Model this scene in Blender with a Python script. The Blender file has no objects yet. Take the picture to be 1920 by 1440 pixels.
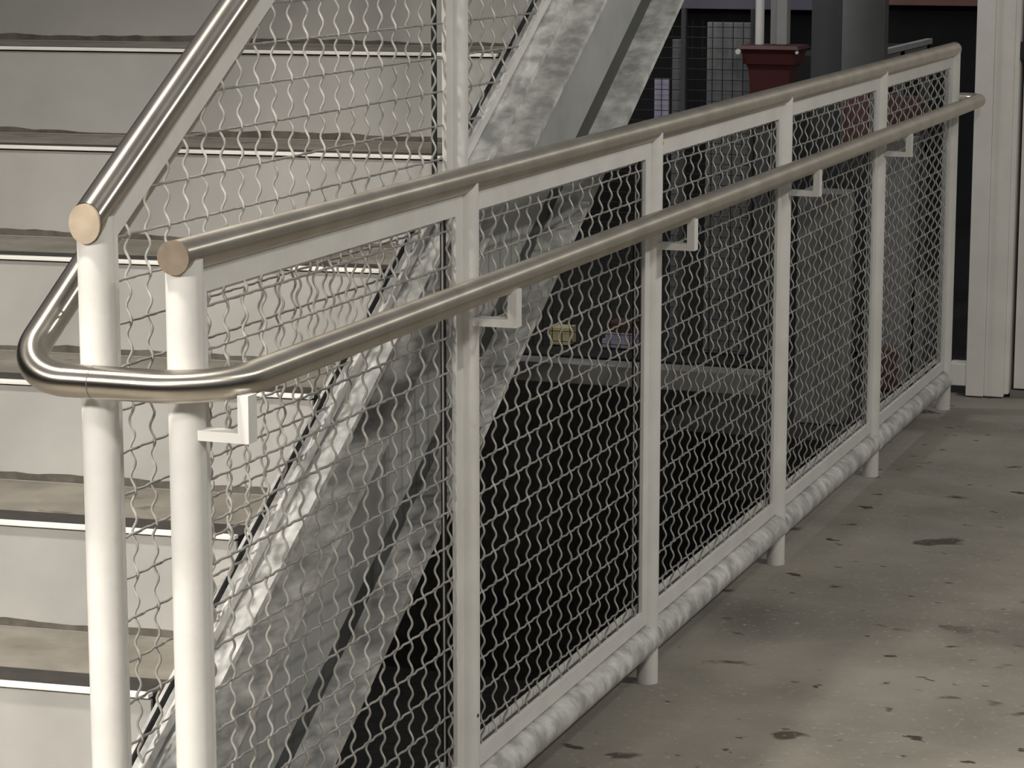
import bpy, bmesh, math, random
from mathutils import Vector, Matrix
from math import sin, cos, pi, radians, sqrt, atan, atan2

random.seed(4)
SC = bpy.context.scene
COL = SC.collection

# ------------------------------------------------------------------ camera
F = 4950.0
PITCH = atan(895 / F)
AZ = radians(19.99)
EYE = 1.54
cam_d = bpy.data.cameras.new('camera')
cam_d.sensor_width = 36.0
cam_d.lens = 36.0 * F / 1920.0
cam_d.clip_start = 0.05
cam_d.clip_end = 200
cam = bpy.data.objects.new('camera', cam_d)
COL.objects.link(cam)
cam.location = (0, 0, EYE)
cam.rotation_euler = (pi / 2 - PITCH, 0, AZ)
SC.camera = cam

# ------------------------------------------------------------------ world, lights, exposure
w = bpy.data.worlds.new('night')
SC.world = w
w.use_nodes = True
# dim night glow: brighter overhead, dark towards the horizon
_nt = w.node_tree
_bg = _nt.nodes['Background']
_tc = _nt.nodes.new('ShaderNodeTexCoord')
_sx = _nt.nodes.new('ShaderNodeSeparateXYZ')
_rp = _nt.nodes.new('ShaderNodeValToRGB')
_rp.color_ramp.elements[0].position = 0.05
_rp.color_ramp.elements[1].position = 0.45
_rp.color_ramp.elements[0].color = (0.030, 0.031, 0.032, 1)
_rp.color_ramp.elements[1].color = (0.21, 0.21, 0.21, 1)
_nt.links.new(_tc.outputs['Generated'], _sx.inputs[0])
_nt.links.new(_sx.outputs['Z'], _rp.inputs['Fac'])
_nt.links.new(_rp.outputs['Color'], _bg.inputs[0])
_bg.inputs[1].default_value = 1.0

SC.view_settings.view_transform = 'Standard'
SC.view_settings.look = 'None'
SC.view_settings.gamma = 1.0
SC.view_settings.use_curve_mapping = False
SC.view_settings.exposure = 0.0


def area(name, loc, target, power, size, color, spread=180, size_y=None):
    d = bpy.data.lights.new(name, 'AREA')
    d.energy = power
    d.color = color
    d.shape = 'RECTANGLE'
    d.size = size
    d.size_y = size_y or size
    d.spread = radians(spread)
    o = bpy.data.objects.new(name, d)
    COL.objects.link(o)
    o.location = loc
    o.rotation_euler = (Vector(target) - Vector(loc)).to_track_quat('-Z', 'Y').to_euler()
    return o


# ceiling lamp over the foot of the stairs (warm), and the walkway lamp on the right
area('stair_foot_lamp', (-2.0, 2.40, 3.1), (-1.75, 2.9, 0.0), 30, 0.16, (1.0, 0.94, 0.84), 110)
area('entrance_lamp', (-2.7, -0.6, 2.7), (-1.8, 2.6, -0.3), 33, 0.35, (1.0, 0.94, 0.85), 62)
area('walkway_lamp', (1.3, 5.0, 3.0), (-0.4, 5.6, 0.0), 40, 0.12, (1.0, 0.97, 0.88))
area('walkway_lamp_near', (0.5, 0.9, 3.1), (-1.4, 4.2, 0.4), 46, 0.3, (1.0, 0.95, 0.85))
area('rear_fill', (-3.0, 7.7, 2.6), (-2.7, 9.2, 0.2), 12, 0.3, (0.95, 0.95, 1.0))  # added fill light, brightens the sign and boxes behind the stairs

# ------------------------------------------------------------------ materials
def new_mat(name):
    m = bpy.data.materials.new(name)
    m.use_nodes = True
    nt = m.node_tree
    return m, nt, nt.nodes['Principled BSDF']


def noise_mat(name, c1, c2, scale=20, rough=0.5, metal=0.0, detail=5, lo=0.35, hi=0.65,
              bump=0.0, bscale=None, stretch=(1, 1, 1), rough2=None, spots=None):
    m, nt, b = new_mat(name)
    N = nt.nodes
    L = nt.links
    tc = N.new('ShaderNodeTexCoord')
    mp = N.new('ShaderNodeMapping')
    mp.inputs['Scale'].default_value = stretch
    L.new(tc.outputs['Object'], mp.inputs['Vector'])
    n = N.new('ShaderNodeTexNoise')
    n.inputs['Scale'].default_value = scale
    n.inputs['Detail'].default_value = detail
    n.inputs['Roughness'].default_value = 0.6
    L.new(mp.outputs[0], n.inputs['Vector'])
    r = N.new('ShaderNodeValToRGB')
    r.color_ramp.elements[0].position = lo
    r.color_ramp.elements[1].position = hi
    r.color_ramp.elements[0].color = (*c1, 1)
    r.color_ramp.elements[1].color = (*c2, 1)
    L.new(n.outputs['Fac'], r.inputs['Fac'])
    col = r.outputs['Color']
    if spots:
        for (sc, th, width, sc_col, st) in spots:
            mp2 = N.new('ShaderNodeMapping')
            mp2.inputs['Scale'].default_value = st
            mp2.inputs['Location'].default_value = (sc * 0.7, sc * 1.3, 0)
            L.new(tc.outputs['Object'], mp2.inputs['Vector'])
            n2 = N.new('ShaderNodeTexNoise')
            n2.inputs['Scale'].default_value = sc
            n2.inputs['Detail'].default_value = 3
            L.new(mp2.outputs[0], n2.inputs['Vector'])
            mr = N.new('ShaderNodeMapRange')
            mr.inputs['From Min'].default_value = th
            mr.inputs['From Max'].default_value = th + width
            L.new(n2.outputs['Fac'], mr.inputs['Value'])
            mx = N.new('ShaderNodeMixRGB')
            mx.inputs['Color2'].default_value = (*sc_col, 1)
            L.new(mr.outputs[0], mx.inputs['Fac'])
            L.new(col, mx.inputs['Color1'])
            col = mx.outputs['Color']
    L.new(col, b.inputs['Base Color'])
    b.inputs['Metallic'].default_value = metal
    b.inputs['Roughness'].default_value = rough
    if rough2 is not None:
        mr = N.new('ShaderNodeMapRange')
        mr.inputs['To Min'].default_value = rough
        mr.inputs['To Max'].default_value = rough2
        L.new(n.outputs['Fac'], mr.inputs['Value'])
        L.new(mr.outputs[0], b.inputs['Roughness'])
    if bump:
        n3 = N.new('ShaderNodeTexNoise')
        n3.inputs['Scale'].default_value = bscale or scale * 4
        n3.inputs['Detail'].default_value = 3
        L.new(mp.outputs[0], n3.inputs['Vector'])
        bp = N.new('ShaderNodeBump')
        bp.inputs['Strength'].default_value = bump
        bp.inputs['Distance'].default_value = 0.002
        L.new(n3.outputs['Fac'], bp.inputs['Height'])
        L.new(bp.outputs[0], b.inputs['Normal'])
    return m


WHITE = noise_mat('white_paint', (0.64, 0.63, 0.61), (0.72, 0.71, 0.69), 9, 0.42, bump=0.15, bscale=120)
STEEL = noise_mat('brushed_stainless', (0.47, 0.435, 0.38), (0.58, 0.54, 0.48), 10, 0.27, 1.0, rough2=0.33)
_b = STEEL.node_tree.nodes['Principled BSDF']
_b.inputs['Anisotropic'].default_value = 0.85
_t = STEEL.node_tree.nodes.new('ShaderNodeTangent')
_t.direction_type = 'UV_MAP'
_t.uv_map = 'UVMap'
STEEL.node_tree.links.new(_t.outputs[0], _b.inputs['Tangent'])
CAPD = noise_mat('darker_stainless_cap', (0.20, 0.16, 0.12), (0.27, 0.22, 0.17), 30, 0.55, 0.5)  # darker and browner than the stair rail's cap
CAPM = noise_mat('stainless_cap', (0.50, 0.41, 0.31), (0.62, 0.52, 0.40), 30, 0.5, 0.75)
GALV = noise_mat('galvanised_steel', (0.36, 0.36, 0.35), (0.74, 0.74, 0.72), 22, 0.45, 0.15, detail=3, lo=0.36,
                 hi=0.68)
PLATE = noise_mat('grey_painted_plate', (0.30, 0.31, 0.31), (0.39, 0.395, 0.39), 7, 0.5)
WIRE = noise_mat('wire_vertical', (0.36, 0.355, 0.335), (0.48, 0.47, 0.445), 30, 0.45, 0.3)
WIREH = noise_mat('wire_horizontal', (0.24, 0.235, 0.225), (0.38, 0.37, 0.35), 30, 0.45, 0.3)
RUBBER = noise_mat('black_channel', (0.008, 0.008, 0.009), (0.014, 0.014, 0.014), 20, 0.6)
CONC = noise_mat('walkway_concrete', (0.20, 0.182, 0.155), (0.345, 0.315, 0.27), 2.2, 0.75, detail=9, lo=0.3, hi=0.7,
                 bump=0.3, bscale=90,
                 spots=[(5.0, 0.66, 0.04, (0.075, 0.062, 0.048), (1, 1.2, 1)),
                        (17.0, 0.665, 0.03, (0.055, 0.045, 0.035), (0.7, 1.1, 1)),
                        (1.3, 0.56, 0.12, (0.165, 0.15, 0.13), (1, 1, 1)),
                        (60.0, 0.60, 0.14, (0.38, 0.345, 0.30), (1, 1, 1))])
RISER = noise_mat('riser_paint', (0.345, 0.338, 0.325), (0.40, 0.391, 0.375), 5, 0.55,
                  spots=[(11.0, 0.74, 0.05, (0.38, 0.36, 0.34), (1, 1, 1))])
TREAD = noise_mat('tread_concrete', (0.14, 0.129, 0.108), (0.22, 0.20, 0.17), 9, 0.8, detail=7,
                  spots=[(22.0, 0.64, 0.05, (0.11, 0.10, 0.085), (0.6, 1, 1))])
STRIP = noise_mat('black_tread_strip', (0.022, 0.019, 0.017), (0.035, 0.03, 0.026), 40, 0.85)
NOSE = noise_mat('nosing_metal', (0.75, 0.74, 0.70), (0.85, 0.84, 0.80), 10, 0.35)
DIRT = noise_mat('dirt', (0.075, 0.068, 0.058), (0.14, 0.125, 0.105), 25, 0.9)
DOORP = noise_mat('door_paint', (0.76, 0.74, 0.70), (0.84, 0.82, 0.78), 6, 0.45)
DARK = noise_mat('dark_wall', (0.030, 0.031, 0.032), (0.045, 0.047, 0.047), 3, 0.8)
VOID = noise_mat('unlit_void', (0.012, 0.012, 0.011), (0.03, 0.028, 0.025), 30, 0.95)  # near-black colour stands in for the unlit dark below and behind
GREYC = noise_mat('grey_cabinet', (0.19, 0.19, 0.19), (0.235, 0.235, 0.23), 3, 0.6)
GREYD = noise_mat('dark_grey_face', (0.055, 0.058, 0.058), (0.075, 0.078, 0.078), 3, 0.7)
BOARD = noise_mat('grey_board', (0.19, 0.195, 0.19), (0.25, 0.255, 0.25), 3, 0.7)
POSTG = noise_mat('pale_grey_post', (0.30, 0.30, 0.29), (0.36, 0.36, 0.35), 3, 0.6)
REDM = noise_mat('dark_red_plastic', (0.055, 0.014, 0.013), (0.085, 0.02, 0.018), 5, 0.5)
REDB = noise_mat('red_brown', (0.09, 0.042, 0.037), (0.13, 0.06, 0.052), 4, 0.7)
LILAC = noise_mat('lilac_fascia', (0.44, 0.40, 0.52), (0.52, 0.48, 0.60), 3, 0.6)
YELL = noise_mat('yellow_card', (0.85, 0.72, 0.36), (0.95, 0.83, 0.5), 8, 0.7)
SALM = noise_mat('salmon_fascia', (0.45, 0.24, 0.20), (0.55, 0.30, 0.25), 3, 0.7)
CEIL = noise_mat('ceiling_paint', (0.40, 0.40, 0.39), (0.48, 0.48, 0.46), 2, 0.8)
YDOT = noise_mat('yellow_dot', (0.5, 0.55, 0.03), (0.55, 0.6, 0.05), 8, 0.5)
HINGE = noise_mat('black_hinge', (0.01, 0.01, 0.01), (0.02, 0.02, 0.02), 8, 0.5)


# ------------------------------------------------------------------ mesh helpers
class MB:
    """collects shapes and links them as one mesh object"""

    def __init__(self):
        self.v = []
        self.f = []
        self.s = []
        self.mi = []
        self.cur = 0
        self.uv = {}

    def add(self, vs, fs, smooth=False):
        o = len(self.v)
        self.v += [tuple(p) for p in vs]
        for f in fs:
            self.f.append(tuple(i + o for i in f))
            self.s.append(smooth)
            self.mi.append(self.cur)

    def box(self, x0, x1, y0, y1, z0, z1, b=0.0015, skew=0.0, x_ref=0.0):
        b = min(b, abs(x1 - x0) * .3, abs(y1 - y0) * .3, abs(z1 - z0) * .3)
        bm = bmesh.new()
        bmesh.ops.create_cube(bm, size=1)
        for v in bm.verts:
            v.co = Vector(((x0 + x1) / 2 + v.co.x * (x1 - x0), (y0 + y1) / 2 + v.co.y * (y1 - y0),
                           (z0 + z1) / 2 + v.co.z * (z1 - z0)))
        if b > 0:
            bmesh.ops.bevel(bm, geom=bm.edges[:], offset=b, segments=2, profile=0.6, affect='EDGES')
        if skew:
            for v in bm.verts:
                v.co.y += skew * (v.co.x - x_ref)
        bm.verts.index_update()
        self.add([v.co[:] for v in bm.verts], [[v.index for v in f.verts] for f in bm.faces])
        bm.free()

    def prism(self, poly, d0, d1, axis='x'):
        """polygon (a,b) extruded along an axis; axis x: (y,z)"""
        n = len(poly)
        if axis == 'x':
            vs = [(d0, a, c) for a, c in poly] + [(d1, a, c) for a, c in poly]
        elif axis == 'y':
            vs = [(a, d0, c) for a, c in poly] + [(a, d1, c) for a, c in poly]
        else:
            vs = [(a, c, d0) for a, c in poly] + [(a, c, d1) for a, c in poly]
        fs = [tuple(range(n))[::-1], tuple(range(n, 2 * n))]
        for i in range(n):
            j = (i + 1) % n
            fs.append((i, j, n + j, n + i))
        self.add(vs, fs)

    def tube(self, pts, r, n=24, caps=True):
        pts = [Vector(p) for p in pts]
        m = len(pts)
        tang = []
        for i in range(m):
            a = pts[max(i - 1, 0)]
            c = pts[min(i + 1, m - 1)]
            tang.append((c - a).normalized())
        ref = Vector((1, 0, 0)) if abs(tang[0].x) < .8 else Vector((0, 0, 1))
        u = (ref - tang[0] * ref.dot(tang[0])).normalized()
        run = [0.0]
        for i in range(1, m):
            run.append(run[-1] + (pts[i] - pts[i - 1]).length)
        vs, fs = [], []
        for i in range(m):
            u = (u - tang[i] * u.dot(tang[i])).normalized()
            v = tang[i].cross(u)
            rr = r[i] if isinstance(r, (list, tuple)) else r
            for k in range(n):
                a = 2 * pi * k / n
                vs.append(pts[i] + (u * cos(a) + v * sin(a)) * rr)
        for i in range(m - 1):
            for k in range(n):
                k2 = (k + 1) % n
                fs.append((i * n + k, i * n + k2, (i + 1) * n + k2, (i + 1) * n + k))
                if n >= 30:
                    self.uv[len(self.f) + len(fs) - 1] = ((run[i], k / n), (run[i], (k + 1) / n),
                                                          (run[i + 1], (k + 1) / n), (run[i + 1], k / n))
        self.add(vs, fs, True)
        if caps:
            self.add(vs[:n], [tuple(range(n))[::-1]])
            self.add(vs[-n:], [tuple(range(n))])

    def build(self, name, mats, parent=None):
        me = bpy.data.meshes.new(name)
        me.from_pydata(self.v, [], self.f)
        if not isinstance(mats, (list, tuple)):
            mats = [mats]
        for m in mats:
            me.materials.append(m)
        me.polygons.foreach_set('use_smooth', self.s)
        me.polygons.foreach_set('material_index', self.mi)
        me.update()
        if self.uv:
            lay = me.uv_layers.new(name='UVMap')
            for fi, c4 in self.uv.items():
                p = me.polygons[fi]
                for q, li in enumerate(p.loop_indices):
                    lay.data[li].uv = c4[q]
        o = bpy.data.objects.new(name, me)
        COL.objects.link(o)
        if parent is not None:
            o.parent = parent
            base = parent
            off = Vector(base.location)
            while base.parent is not None:
                base = base.parent
                off += Vector(base.location)
            me.transform(Matrix.Translation(-off))
        return o


def tag(o, label=None, cat=None, group=None, kind=None):
    if label:
        o['label'] = label
    if cat:
        o['category'] = cat
    if group:
        o['group'] = group
    if kind:
        o['kind'] = kind
    return o


def empty(name, loc, label, cat, group=None):
    o = bpy.data.objects.new(name, None)
    o.empty_display_size = 0.1
    COL.objects.link(o)
    o.location = loc
    return tag(o, label, cat, group)


def simple(name, mat, boxes, label, cat, group=None, parent=None):
    m = MB()
    for b in boxes:
        m.box(*b)
    o = m.build(name, mat, parent)
    return tag(o, label, cat, group)


def fillet(pts, rads, seg=12):
    """polyline with rounded corners"""
    pts = [Vector(p) for p in pts]
    out = [pts[0]]
    for i in range(1, len(pts) - 1):
        p = pts[i]
        a = (pts[i - 1] - p).normalized()
        c = (pts[i + 1] - p).normalized()
        ang = a.angle(c)
        r = rads[i - 1]
        d = r / math.tan(ang / 2)
        bis = (a + c).normalized()
        cen = p + bis * (r / sin(ang / 2))
        s = p + a * d
        e = p + c * d
        v0 = s - cen
        v1 = e - cen
        tot = v0.angle(v1)
        for k in range(seg + 1):
            t = k / seg
            q = (v0 * sin((1 - t) * tot) + v1 * sin(t * tot)) / sin(tot)
            out.append(cen + q)
    out.append(pts[-1])
    return out


def wavy(mb, p0, p1, phase, pitch, amp, r, axis, n=6):
    """crimped wire from p0 to p1, crimps out of the panel plane (x) plus a little in-plane"""
    p0 = Vector(p0)
    p1 = Vector(p1)
    L = (p1 - p0).length
    if L < 0.01:
        return
    d = (p1 - p0).normalized()
    m = max(3, int(L / pitch * 15))
    pts = []
    side = Vector((0, 0, 1)) if axis == 'y' else Vector((0, 1, 0))
    for i in range(m + 1):
        s = L * i / m
        co = p0 + d * s
        q = (co.y if axis == 'y' else co.z)
        ph = 2 * pi * 1.5 * q / pitch + phase
        co.x += amp * cos(ph)
        pts.append(co)
    mb.tube(pts, r, n=n, caps=False)


# ------------------------------------------------------------------ setting
XB = -1.500        # plane of the balustrade
XS = -1.622        # plane of the stair railing
PIT = 0.0565       # pitch of the crimped wire mesh

m = MB()
m.box(-1.572, 6.0, -3.0, 8.345, -0.20, 0.0, 0.0)
m.box(-1.70, -1.572, 3.9, 8.345, -0.20, 0.0, 0.0)
m.box(-6.0, -1.572, -3.0, 2.55, -0.20, 0.0, 0.0)
tag(m.build('floor', CONC), kind='structure')
m = MB()
m.box(-2.25, -1.70, 7.45, 8.62, -0.20, -0.002, 0.0)
tag(m.build('floor_ledge', VOID), kind='structure')
m = MB()
m.box(-9.0, -1.70, 8.62, 16.0, -0.22, -0.004, 0.0)
m.box(-1.70, 6.0, 8.345, 16.0, -0.22, -0.004, 0.0)
tag(m.build('floor_rear', VOID), kind='structure')
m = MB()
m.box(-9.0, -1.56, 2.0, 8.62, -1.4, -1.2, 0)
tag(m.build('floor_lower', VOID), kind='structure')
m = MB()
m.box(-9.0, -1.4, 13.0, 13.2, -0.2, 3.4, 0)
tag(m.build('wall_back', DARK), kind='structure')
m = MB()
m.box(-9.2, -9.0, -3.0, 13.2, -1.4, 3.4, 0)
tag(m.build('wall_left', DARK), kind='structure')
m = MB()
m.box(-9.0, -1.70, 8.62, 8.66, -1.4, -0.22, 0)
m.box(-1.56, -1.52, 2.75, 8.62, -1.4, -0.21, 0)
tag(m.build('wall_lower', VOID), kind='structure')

# ------------------------------------------------------------------ balustrade
POSTS = [2.9275, 3.906, 4.922, 5.960, 7.005, 8.052]
RAILZ = 1.113
bal = empty('balustrade', (XB, POSTS[0], 0),
            'level white steel balustrade of five wire mesh bays along the edge of the concrete floor', 'railing')
for i, y in enumerate(POSTS):
    m = MB()
    r = 0.0238 if i == 0 else 0.0213
    m.tube([(XB, y, 0.0), (XB, y, 0.03), (XB, y, 0.6), (XB, y, 1.108)], r, 32)
    p = m.build('post', WHITE, bal)
    if i in (0, 1):
        m = MB()
        m.tube([(XB + r * .98, y - .004, .232), (XB + r + .0006, y - .004, .232)], 0.003, 12)
        if i == 1:
            m.build('screw_hole', HINGE, p)
    if i == 2:
        m = MB()
        m.tube([(XB + r * .95, y + .004, 1.088), (XB + r + .001, y + .004, 1.088)], 0.0035, 12)
        tag(m.build('sticker_dot', YDOT, p), 'small yellow dot')
m = MB()
m.tube([(XB, 2.902, RAILZ), (XB, 4, RAILZ), (XB, 6, RAILZ), (XB, 8.066, RAILZ)], 0.0213, 40)
tr = m.build('top_rail', STEEL, bal)
m = MB()
m.tube([(XB, 2.898, RAILZ), (XB, 2.9025, RAILZ)], 0.0218, 40)
m.build('end_cap', CAPD, tr)
m = MB()
m.tube([(XB, 8.065, RAILZ), (XB, 8.069, RAILZ)], 0.0216, 40)
m.build('end_cap', CAPD, tr)

ZB0, ZB1 = 0.126, 0.157     # bottom flat
ZT0, ZT1 = 1.060, 1.092     # top flat
for i in range(5):
    ya = POSTS[i] + (0.0225 if i == 0 else 0.020)
    yb = POSTS[i + 1] - 0.020
    fl = 0.032
    m = MB()
    for (y0, y1, z0, z1) in ((ya, ya + fl, ZB0, ZT1), (yb - fl, yb, ZB0, ZT1), (ya + fl, yb - fl, ZB0, ZB1),
                             (ya + fl, yb - fl, ZT0, ZT1)):
        m.box(XB - 0.004, XB + 0.004, y0, y1, z0, z1, 0.001)
    fr = m.build('panel_frame', WHITE, bal)
    # thin channel the mesh is clamped in, set behind the flats
    c = 0.018
    i0, i1 = ya + fl, yb - fl
    for (y0, y1) in ((i0, i0 + c), (i1 - c, i1)):
        m = MB()
        m.box(XB - 0.016, XB - 0.013, y0, y1, ZB1, ZT0, 0)
        m.build('clamp_channel', RUBBER, fr)
    for (z0, z1) in ((ZB1 - .002, ZB1 + .012), (ZT0 - .008, ZT0 + .002)):
        m = MB()
        m.box(XB - 0.017, XB - 0.013, i0 + c, i1 - c, z0, z1, 0)
        m.build('rear_flat', WHITE, fr)
    # mesh
    m = MB()
    ny = int((i1 - i0 - 0.02) / PIT)
    y_first = i0 + (i1 - i0 - ny * PIT) / 2
    for k in range(ny + 1):
        y = y_first + k * PIT
        wavy(m, (XB - 0.004, y, ZB1 - .01), (XB - 0.004, y, ZT0 + .01), 1.0 + pi * k, PIT, 0.0036, 0.0020, 'z')
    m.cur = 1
    z = 1.039
    j = 0
    while z > ZB1 + 0.01:
        wavy(m, (XB - 0.004, i0 - .01, z), (XB - 0.004, i1 + .01, z), 1.0 + pi * j, PIT, 0.0013, 0.0019, 'y')
        z -= PIT
        j += 1
    m.cur = 0
    m.tube([(XB - .009, i1 - 0.026, ZB1), (XB - .009, i1 - 0.026, ZT0)], 0.0016, 6)
    m.tube([(XB - .009, i0 + 0.022, ZB1), (XB - .009, i0 + 0.022, ZT0)], 0.0016, 6)
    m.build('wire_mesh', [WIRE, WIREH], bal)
    m = MB()
    m.tube([(XB, ya - .008, 0.093), (XB, (ya + yb) / 2, 0.093), (XB, yb + .008, 0.093)], 0.0295, 32)
    tag(m.build('base_rail', GALV, bal), 'mottled galvanised tube')

# ------------------------------------------------------------------ handrail with U-turn
XH = -1.430
HZ = 0.955
XI = -1.716
SL = 0.585
YU = 2.874
path = [(XI, 5.9, HZ + 0.062 + SL * (5.9 - YU)), (XI, YU, HZ), (XH, YU, HZ), (XH, 8.150, HZ), (XB - .03, 8.150, HZ)]
pts = fillet(path, [0.075, 0.095, 0.045], 14)
hr = empty('handrail', (XH, POSTS[0], HZ),
           'long stainless tube handrail in front of the balustrade, turning back around its first post', 'handrail')
m = MB()
m.tube(pts, 0.0212, 40)
rail = m.build('rail_tube', STEEL, hr)
m = MB()
m.tube([(-1.6005, YU, HZ), (-1.6015, YU, HZ)], 0.02145, 40, caps=False)
m.build('weld_seam', DIRT, rail)
for i in range(5):
    y = POSTS[i]
    m = MB()
    m.prism([(XB + .012, .881), (XH + .021, .881), (XH + .021, .942), (XH + .006, .942), (XH + .006, .894),
             (XB + .012, .894)], y - 0.0125, y + 0.0125, 'y')
    tag(m.build('bracket', WHITE, hr), 'white bent flat bracket')

# ------------------------------------------------------------------ stair railing
def rail_z(y):
    return 1.148 + 0.583 * (y - 2.898)


def low_z(y):
    return 0.408 + 0.5935 * (y - 3.04)


TH = atan(0.585)
YE = 6.0
sr = empty('stair_railing', (XS, 2.925, low_z(2.925)),
           'sloping white and stainless railing with wire mesh rising along the stair edge', 'railing')
SPOSTS = [2.925, 4.178, 5.45]
for i, y in enumerate(SPOSTS):
    m = MB()
    r = 0.0236 if i == 0 else 0.0213
    m.tube([(XS, y, low_z(y) - 0.02), (XS, y, rail_z(y) - .006)], r, 32)
    m.build('post', WHITE, sr)
m = MB()
m.tube([(XS, 2.906, rail_z(2.906)), (XS, 4, rail_z(4)), (XS, YE, rail_z(YE))], 0.0226, 40, caps=False)
# plumb-cut lower end
tr = m.build('top_rail', STEEL, sr)
me = tr.data
for v in me.vertices:
    wy = v.co.y + sr.location.y
    wz = v.co.z + sr.location.z
    if wy < 3.2:
        dz = wz - rail_z(2.906)
        # slide along the axis until y = 2.902
        t = (2.902 - wy)
        v.co.y += t
        v.co.z += t * 0.583
me.update()
m = MB()
n = 40
ring0 = []
ring1 = []
for k in range(n):
    a = 2 * pi * k / n
    x = XS + 0.0218 * cos(a)
    z = rail_z(2.902) + 0.0218 / cos(TH) * sin(a)
    ring0.append((x, 2.897, z))
    ring1.append((x, 2.903, z))
m.add(ring0 + ring1, [(k, (k + 1) % n, n + (k + 1) % n, n + k) for k in range(n)], True)
m.add(ring0, [tuple(range(n))])
m.build('end_cap', CAPM, tr)

for i in range(2):
    ya = SPOSTS[i] + 0.020
    yb = SPOSTS[i + 1] - 0.020
    fl = 0.031
    v_ = fl / cos(TH)
    vl = 0.016 / cos(TH)

    def top(y):
        return rail_z(y) - 0.0262 / cos(TH)

    m = MB()
    for q0, q1 in ((XS - .004, XS + .004),):
        m.prism([(ya, low_z(ya)), (ya + fl, low_z(ya + fl)), (ya + fl, top(ya + fl)), (ya, top(ya))], q0, q1)
        m.prism([(yb - fl, low_z(yb - fl)), (yb, low_z(yb)), (yb, top(yb)), (yb - fl, top(yb - fl))], q0, q1)
        m.prism([(ya + fl, low_z(ya + fl)), (yb - fl, low_z(yb - fl)), (yb - fl, low_z(yb - fl) + vl),
                 (ya + fl, low_z(ya + fl) + vl)], q0, q1)
        m.prism([(ya + fl, top(ya + fl) - v_), (yb - fl, top(yb - fl) - v_), (yb - fl, top(yb - fl)),
                 (ya + fl, top(ya + fl))], q0, q1)
    fr = m.build('panel_frame', WHITE, sr)
    i0, i1 = ya + fl, yb - fl
    c = 0.018
    for poly in ([(i1 - c, low_z(i1 - c) + vl), (i1, low_z(i1) + vl), (i1, top(i1) - v_), (i1 - c, top(i1 - c) - v_)],
                 [(i0, low_z(i0) + vl), (i1 - c, low_z(i1 - c) + vl), (i1 - c, low_z(i1 - c) + vl + .011),
                  (i0, low_z(i0) + vl + .011)]):
        m = MB()
        m.prism(poly, XS - .016, XS - .013)
        m.build('clamp_channel', RUBBER, fr)
    m = MB()
    y = 3.0155 + (0 if i == 0 else 22 * PIT)
    k = 0
    while y < i1 - 0.01:
        if y > i0:
            wavy(m, (XS - .004, y, low_z(y) + vl - .006), (XS - .004, y, top(y) - v_ + .006), 1 + pi * k, PIT,
                 0.0036, 0.0020, 'z')
        y += PIT
        k += 1
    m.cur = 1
    z = low_z(i0)
    z = 1.123 - 20 * PIT
    j = 0
    while z < 2.9:
        # horizontal wire between the lower and upper sloping flats
        y_hi = i0 if z > low_z(i0) + vl and z < top(i0) - v_ else None
        ylow_cross = 3.04 + (z - vl - 0.408) / 0.5935     # where the bottom flat reaches z
        ytop_cross = 2.898 + (z + v_ + 0.0262 / cos(TH) - 1.148) / 0.583
        y0 = max(i0, ytop_cross)
        y1 = min(i1, ylow_cross)
        if y1 - y0 > 0.02:
            wavy(m, (XS - .004, y0 - .006, z), (XS - .004, y1 + .006, z), 1 + pi * j, PIT, 0.0013, 0.0019, 'y')
        z += PIT
        j += 1
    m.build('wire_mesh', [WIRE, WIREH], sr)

# ------------------------------------------------------------------ staircase
stair = empty('staircase', (-2.4, 2.3, 0),
              'wide straight staircase with pale risers and concrete treads beyond the sloping railing', 'staircase')
SKEW = 0.085
X0, X1 = -3.35, -1.668
RISE = 0.1613
ys = [3.403 + (k - 4) * 0.2765 for k in range(1, 14)]
for k in range(13):
    zt = -0.012 + RISE * (k + 1)
    yn = ys[k]
    xr = XS
    m = MB()
    m.box(X0, X1, yn + .004, yn + .010, max(zt - RISE - .004, 0.001), zt - 0.009, 0.0008, SKEW, xr)
    rs = m.build('riser', RISER, stair)
    # dirt gathered along the foot of the riser
    m = MB()
    nseg = 90
    zb = zt - RISE - 0.002
    base = []
    topv = []
    rnd = random.Random(k * 7 + 3)
    h = 0.007
    for s_ in range(nseg + 1):
        x = X0 + (X1 - X0) * s_ / nseg
        h += rnd.uniform(-.0022, .0022)
        h = min(max(h, .003), .014)
        yy = yn + .0036 + SKEW * (x - xr)
        base.append((x, yy, zb))
        topv.append((x, yy - .0002, zb + h))
    vs = base + topv
    back = [(x, y + .0006, z) for x, y, z in vs]
    N_ = nseg + 1
    fs = [(i, i + 1, N_ + i + 1, N_ + i) for i in range(nseg)]
    m.add(vs + back, fs + [tuple(q + 2 * N_ for q in f[::-1]) for f in fs])
    m.build('dirt_line', DIRT, rs)
    m = MB()
    m.box(X0, X1, yn + .078, yn + .2765 + .004, zt - 0.034, zt - .003, 0.001, SKEW, xr)
    td = m.build('tread', TREAD, stair)
    m = MB()
    m.box(X0, X1, yn + .012, yn + .080, zt - 0.030, zt - .0028, 0.0005, SKEW, xr)
    m.build('grip_strip', STRIP, td)
    m = MB()
    m.box(X0, X1, yn - .003, yn + .011, zt - 0.006, zt, 0.0010, SKEW, xr)
    m.build('nosing', NOSE, td)

# stringer: channel on top, deep web plate and lower flange
def sl_prism(mb, y0, y1, a0, a1, x0, x1):
    """band between perpendicular offsets a0,a1 below the railing's foot line, from y0 to y1"""
    k = 1 / cos(atan(0.5935))
    mb.prism([(y0, low_z(y0) - a0 * k), (y1, low_z(y1) - a0 * k), (y1, low_z(y1) - a1 * k), (y0, low_z(y0) - a1 * k)],
             x0, x1)


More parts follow.
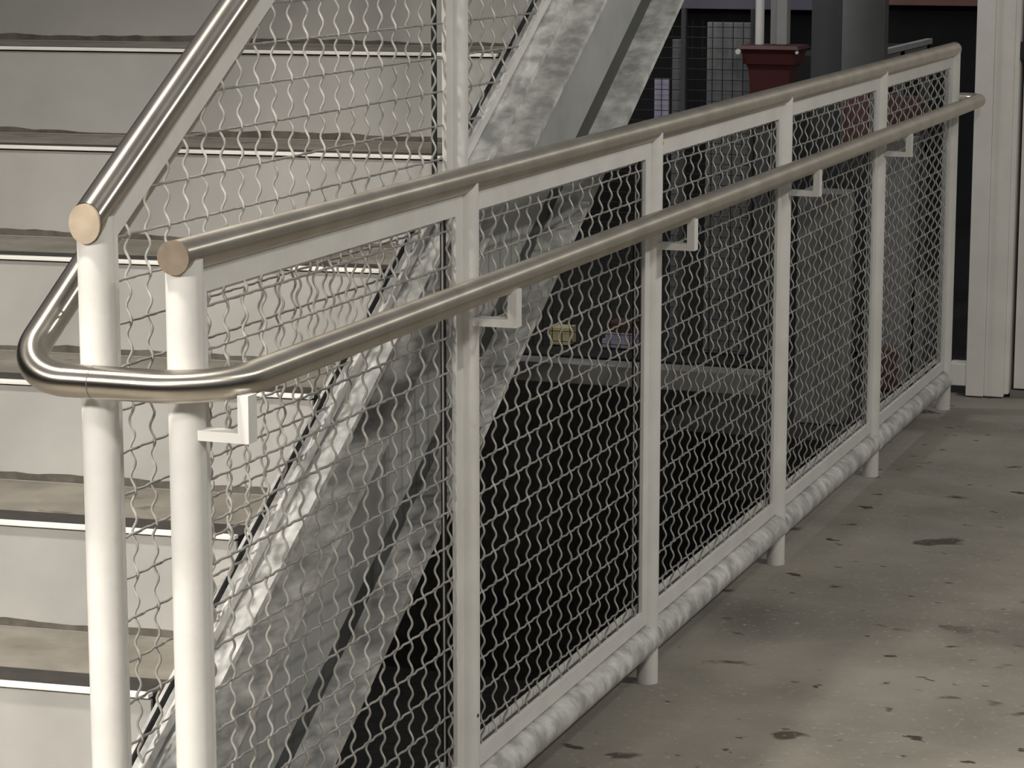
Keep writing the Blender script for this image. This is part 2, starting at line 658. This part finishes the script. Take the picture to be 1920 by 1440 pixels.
Y0S, Y1S = 2.56, 6.3
m = MB()
sl_prism(m, Y0S, Y1S, 0.003, 0.013, XS - .040, XS + .040)     # top flange
sl_prism(m, Y0S, Y1S, 0.013, 0.128, XS - .040, XS - .030)     # web
sl_prism(m, Y0S, Y1S, 0.128, 0.139, XS - .040, XS + .030)     # lower flange
tag(m.build('edge_channel', GALV, stair), 'blotchy galvanised channel')
m = MB()
sl_prism(m, Y0S, Y1S, 0.139, 0.358, XS - .040, XS - .028)
m.build('stringer_plate', PLATE, stair)
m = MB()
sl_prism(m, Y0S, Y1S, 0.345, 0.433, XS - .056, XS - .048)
m.build('inner_web', GREYD, stair)  # dark colour put in for the shade of the recess
m = MB()
sl_prism(m, Y0S, Y1S, 0.433, 0.445, XS - .050, XS + .018)
tag(m.build('lower_flange', GALV, stair), 'blotchy galvanised flange')
# far stringer
m = MB()
sl_prism(m, Y0S, Y1S, -0.02, 0.30, X0 - .012, X0)
m.build('stringer_plate', PLATE, stair)

# beam under the stairs
simple('cross_beam', POSTG, [(-3.3, XB - .028, 6.00, 6.08, 0.396, 0.445, 0.002)],
       'horizontal grey steel beam low in the dark beneath the stairs', 'beam')

# ------------------------------------------------------------------ right-hand door and frame
m = MB()
m.box(-1.473, -1.416, 8.28, 8.40, 0.004, 3.4, 0.003)
m.box(-1.416, -1.355, 8.290, 8.40, 0.004, 3.4, 0.003)
m.box(-1.355, -1.341, 8.305, 8.40, 0.012, 3.4, 0.002)
tag(m.build('trim_1', DOORP), kind='structure')
m = MB()
m.box(-1.530, -1.472, 8.285, 8.36, 0.035, 0.105, 0.002)
tag(m.build('trim_2', DOORP), kind='structure')
m = MB()
m.box(-1.329, -0.42, 8.33, 8.39, 0.028, 2.5, 0.002)
dr = m.build('door_1', DOORP)
tag(dr, kind='structure')
m = MB()
m.box(-1.352, -1.315, 8.315, 8.345, 1.07, 1.126, 0.003)
m.build('door_hinge', HINGE, dr)
m = MB()
m.box(-1.340, -0.42, 8.33, 8.42, 0.0, 0.022, 0.001)
tag(m.build('trim_3', GREYC), kind='structure')
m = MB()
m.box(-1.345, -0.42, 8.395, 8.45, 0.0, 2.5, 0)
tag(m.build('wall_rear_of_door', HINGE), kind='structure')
m = MB()
m.box(-0.40, 6.0, 8.33, 8.45, 0.0, 3.4, 0)
m.box(-1.30, -0.40, 8.33, 8.45, 2.5, 3.4, 0)
tag(m.build('wall_right', DOORP), kind='structure')

# ------------------------------------------------------------------ things in the dark behind
# wire cage
CY = 8.76
cage = empty('wire_cage', (-2.8, CY, 0), 'dark square-grid wire fence screen standing behind the stairs', 'fence')
m = MB()
x = -3.25
while x < -2.31:
    m.tube([(x, CY, 0.0), (x, CY, 1.16)], 0.0016, 5)
    x += 0.036
z = 0.02
while z < 1.17:
    m.tube([(-3.25, CY, z), (-2.32, CY, z)], 0.0016, 5)
    z += 0.036
m.build('grid', HINGE, cage)
for xx in (-2.315, -2.56):
    m = MB()
    m.box(xx - .008, xx + .008, CY - .01, CY + .01, 0, 1.2, 0.001)
    m.build('upright', GREYD, cage)
simple('notice_board', BOARD, [(-2.495, -2.31, 8.82, 8.84, 0.0, 1.15, 0.003)],
       'dull grey board behind the wire grid, left of the red container', 'board')
simple('slim_screen', BOARD, [(-2.615, -2.580, 8.80, 8.82, 0.0, 1.09, 0.003)],
       'narrow grey upright strip just right of the pale lilac sign', 'screen')
ws = empty('white_sign', (-2.65, 8.80, 0), 'upright pale lilac sign beside the stair stringer, on a dark post', 'sign')
simple('board', LILAC, [(-2.676, -2.624, 8.80, 8.81, 0.70, 0.955, 0.001)], None, None, None, ws)
simple('post', GREYD, [(-2.656, -2.644, 8.812, 8.822, 0.0, 0.95, 0.001)], None, None, None, ws)
simple('yellow_box', YELL, [(-3.058, -2.985, 8.80, 8.88, 0.0, 0.062, 0.002)],
       'small yellow carton on the ground behind the wire grid', 'box')
simple('carton', LILAC, [(-2.862, -2.725, 8.80, 8.92, 0.0, 0.03, 0.002)],
       'lower of the two pale lilac cartons stacked behind the wire grid', 'box', 'pale lilac cartons')
simple('carton', LILAC, [(-2.850, -2.735, 8.80, 8.92, 0.0305, 0.056, 0.002)],
       'upper of the two pale lilac cartons stacked behind the wire grid', 'box', 'pale lilac cartons')
simple('red_box', REDB, [(-2.840, -2.745, 8.80, 8.90, 0.0565, 0.093, 0.002)],
       'dull red box lying on top of the lilac cartons', 'box')

# red funnel-shaped container with pipes above it
YR = 8.64
cx = -2.212
rc = empty('red_container', (cx, YR, 0), 'dark red square-rimmed container standing behind the balustrade rail',
           'container')


def frus(mb, cx, cy, w0, w1, d0, d1, z0, z1):
    vs = [(cx - w0, cy - d0, z0), (cx + w0, cy - d0, z0), (cx + w0, cy + d0, z0), (cx - w0, cy + d0, z0),
          (cx - w1, cy - d1, z1), (cx + w1, cy - d1, z1), (cx + w1, cy + d1, z1), (cx - w1, cy + d1, z1)]
    mb.add(vs, [(3, 2, 1, 0), (4, 5, 6, 7), (0, 1, 5, 4), (1, 2, 6, 5), (2, 3, 7, 6), (3, 0, 4, 7)])


m = MB()
frus(m, cx, YR, 0.060, 0.070, 0.052, 0.06, 0.82, 1.005)
frus(m, cx, YR, 0.070, 0.078, 0.06, 0.066, 1.005, 1.025)
m.build('body', REDM, rc)
m = MB()
frus(m, cx, YR, 0.086, 0.090, 0.07, 0.075, 1.025, 1.060)
frus(m, cx, YR, 0.090, 0.105, 0.075, 0.085, 1.060, 1.075)
frus(m, cx, YR, 0.105, 0.098, 0.085, 0.08, 1.075, 1.086)
m.build('rim', REDM, rc)
m = MB()
m.box(cx - .05, cx + .05, YR - .045, YR + .045, 0, 0.82, 0.004)
m.build('stand', GREYD, rc)
for sx, rr in ((-.100, .009), (.100, .005)):
    m = MB()
    m.tube([(cx + sx, YR - .080, 1.066), (cx + sx, YR - .090, 1.066)], rr, 12)
    m.build('reflector', NOSE, rc)
m = MB()
m.tube([(cx - .050, YR, 1.087), (cx - .050, YR, 3.4)], 0.015, 16)
tag(m.build('pipe', NOSE), 'pale round pipe rising behind the red container, the left of two', 'pipe')
m = MB()
m.box(cx - .016, cx + .012, YR + .01, YR + .05, 1.087, 3.4, 0.002)
m.box(cx + .012, cx + .048, YR - .02, YR + .03, 1.087, 3.4, 0.004)
tag(m.build('grey_post', POSTG), 'pale grey square post rising behind the red container, right of the pipe', 'post')

m = MB()
m.box(-2.065, -1.915, 9.0, 9.06, 0.0, 3.4, 0.004)
tag(m.build('column', BOARD), 'pale grey concrete column behind the top rail, left of the framed cabinet', 'column')
m = MB()
m.box(-2.185, -2.067, 9.05, 9.25, 0.0, 3.4, 0.004)
tag(m.build('dark_panel', GREYD), 'dark upright panel against the left of the grey column', 'panel')

# framed cabinet right of the column
cb = empty('display_cabinet', (-2.0, 9.7, 0), 'grey framed cabinet with two openings and a bright top edge', 'cabinet')
XC = -2.10
m = MB()
yA, yB = 9.75, 10.75
for (q0, q1) in ((yA, yA + .06), (yA + .42, yA + .50), (yB - .06, yB)):
    m.box(XC - .03, XC, q0, q1, 0.0, 1.0, 0.002)
m.box(XC - .03, XC, yA, yB, 0.93, 0.99, 0.002)
m.box(XC - .03, XC, yA, yB, 0.55, 0.60, 0.002)
m.build('frame', POSTG, cb)
m = MB()
m.box(XC - .35, XC - .032, yA, yB, 0.0, 0.99, 0.002)
m.build('body', DARK, cb)
m = MB()
m.box(XC - .02, XC + .006, yA - .02, yB + .02, 0.99, 1.012, 0.002)
tag(m.build('top_edge', NOSE, cb), 'bright metal top edge')

# fascias on the back wall
m = MB()
m.box(-4.6, -2.95, 12.90, 12.995, 1.035, 3.0, 0.004)
tag(m.build('fascia_board', LILAC), 'long pale lilac board high on the dark back wall, left part', 'board')
m = MB()
m.box(-2.80, -1.45, 12.90, 12.995, 1.065, 3.0, 0.004)
tag(m.build('fascia_board', SALM), 'dull salmon board high on the dark back wall, right part', 'board')

# cabinets seen through the far bays
simple('metal_locker', GREYC, [(-1.885, -1.745, 7.68, 7.83, 0.0, 0.70, 0.004)],
       'plain narrow grey metal locker behind the fourth mesh bay', 'cabinet')
simple('tall_locker', GREYC, [(-1.83, -1.70, 8.42, 8.6, 0.0, 0.80, 0.004)],
       'broad dull grey cabinet behind the fifth mesh bay, beside the door frame', 'cabinet')
simple('low_locker', GREYC, [(-1.69, -1.60, 8.50, 8.6, 0.0, 0.33, 0.004)],
       'low grey box behind the fifth mesh bay, right of the broad cabinet', 'box')
simple('red_bin', REDB, [(-1.80, -1.715, 8.30, 8.40, 0.0, 0.135, 0.004)],
       'low red-brown bin on the floor in front of the broad grey cabinet', 'bin')
rb = empty('red_barrier', (-1.85, 8.74, 0), 'dull red board on dark legs seen through the mesh below the top rail', 'barrier')
simple('board', REDB, [(-1.99, -1.72, 8.72, 8.76, 0.74, 0.92, 0.004)], None, None, None, rb)
for xx in (-1.97, -1.74):
    simple('leg', GREYD, [(xx - .012, xx + .012, 8.73, 8.75, 0.0, 0.74, 0.002)], None, None, None, rb)
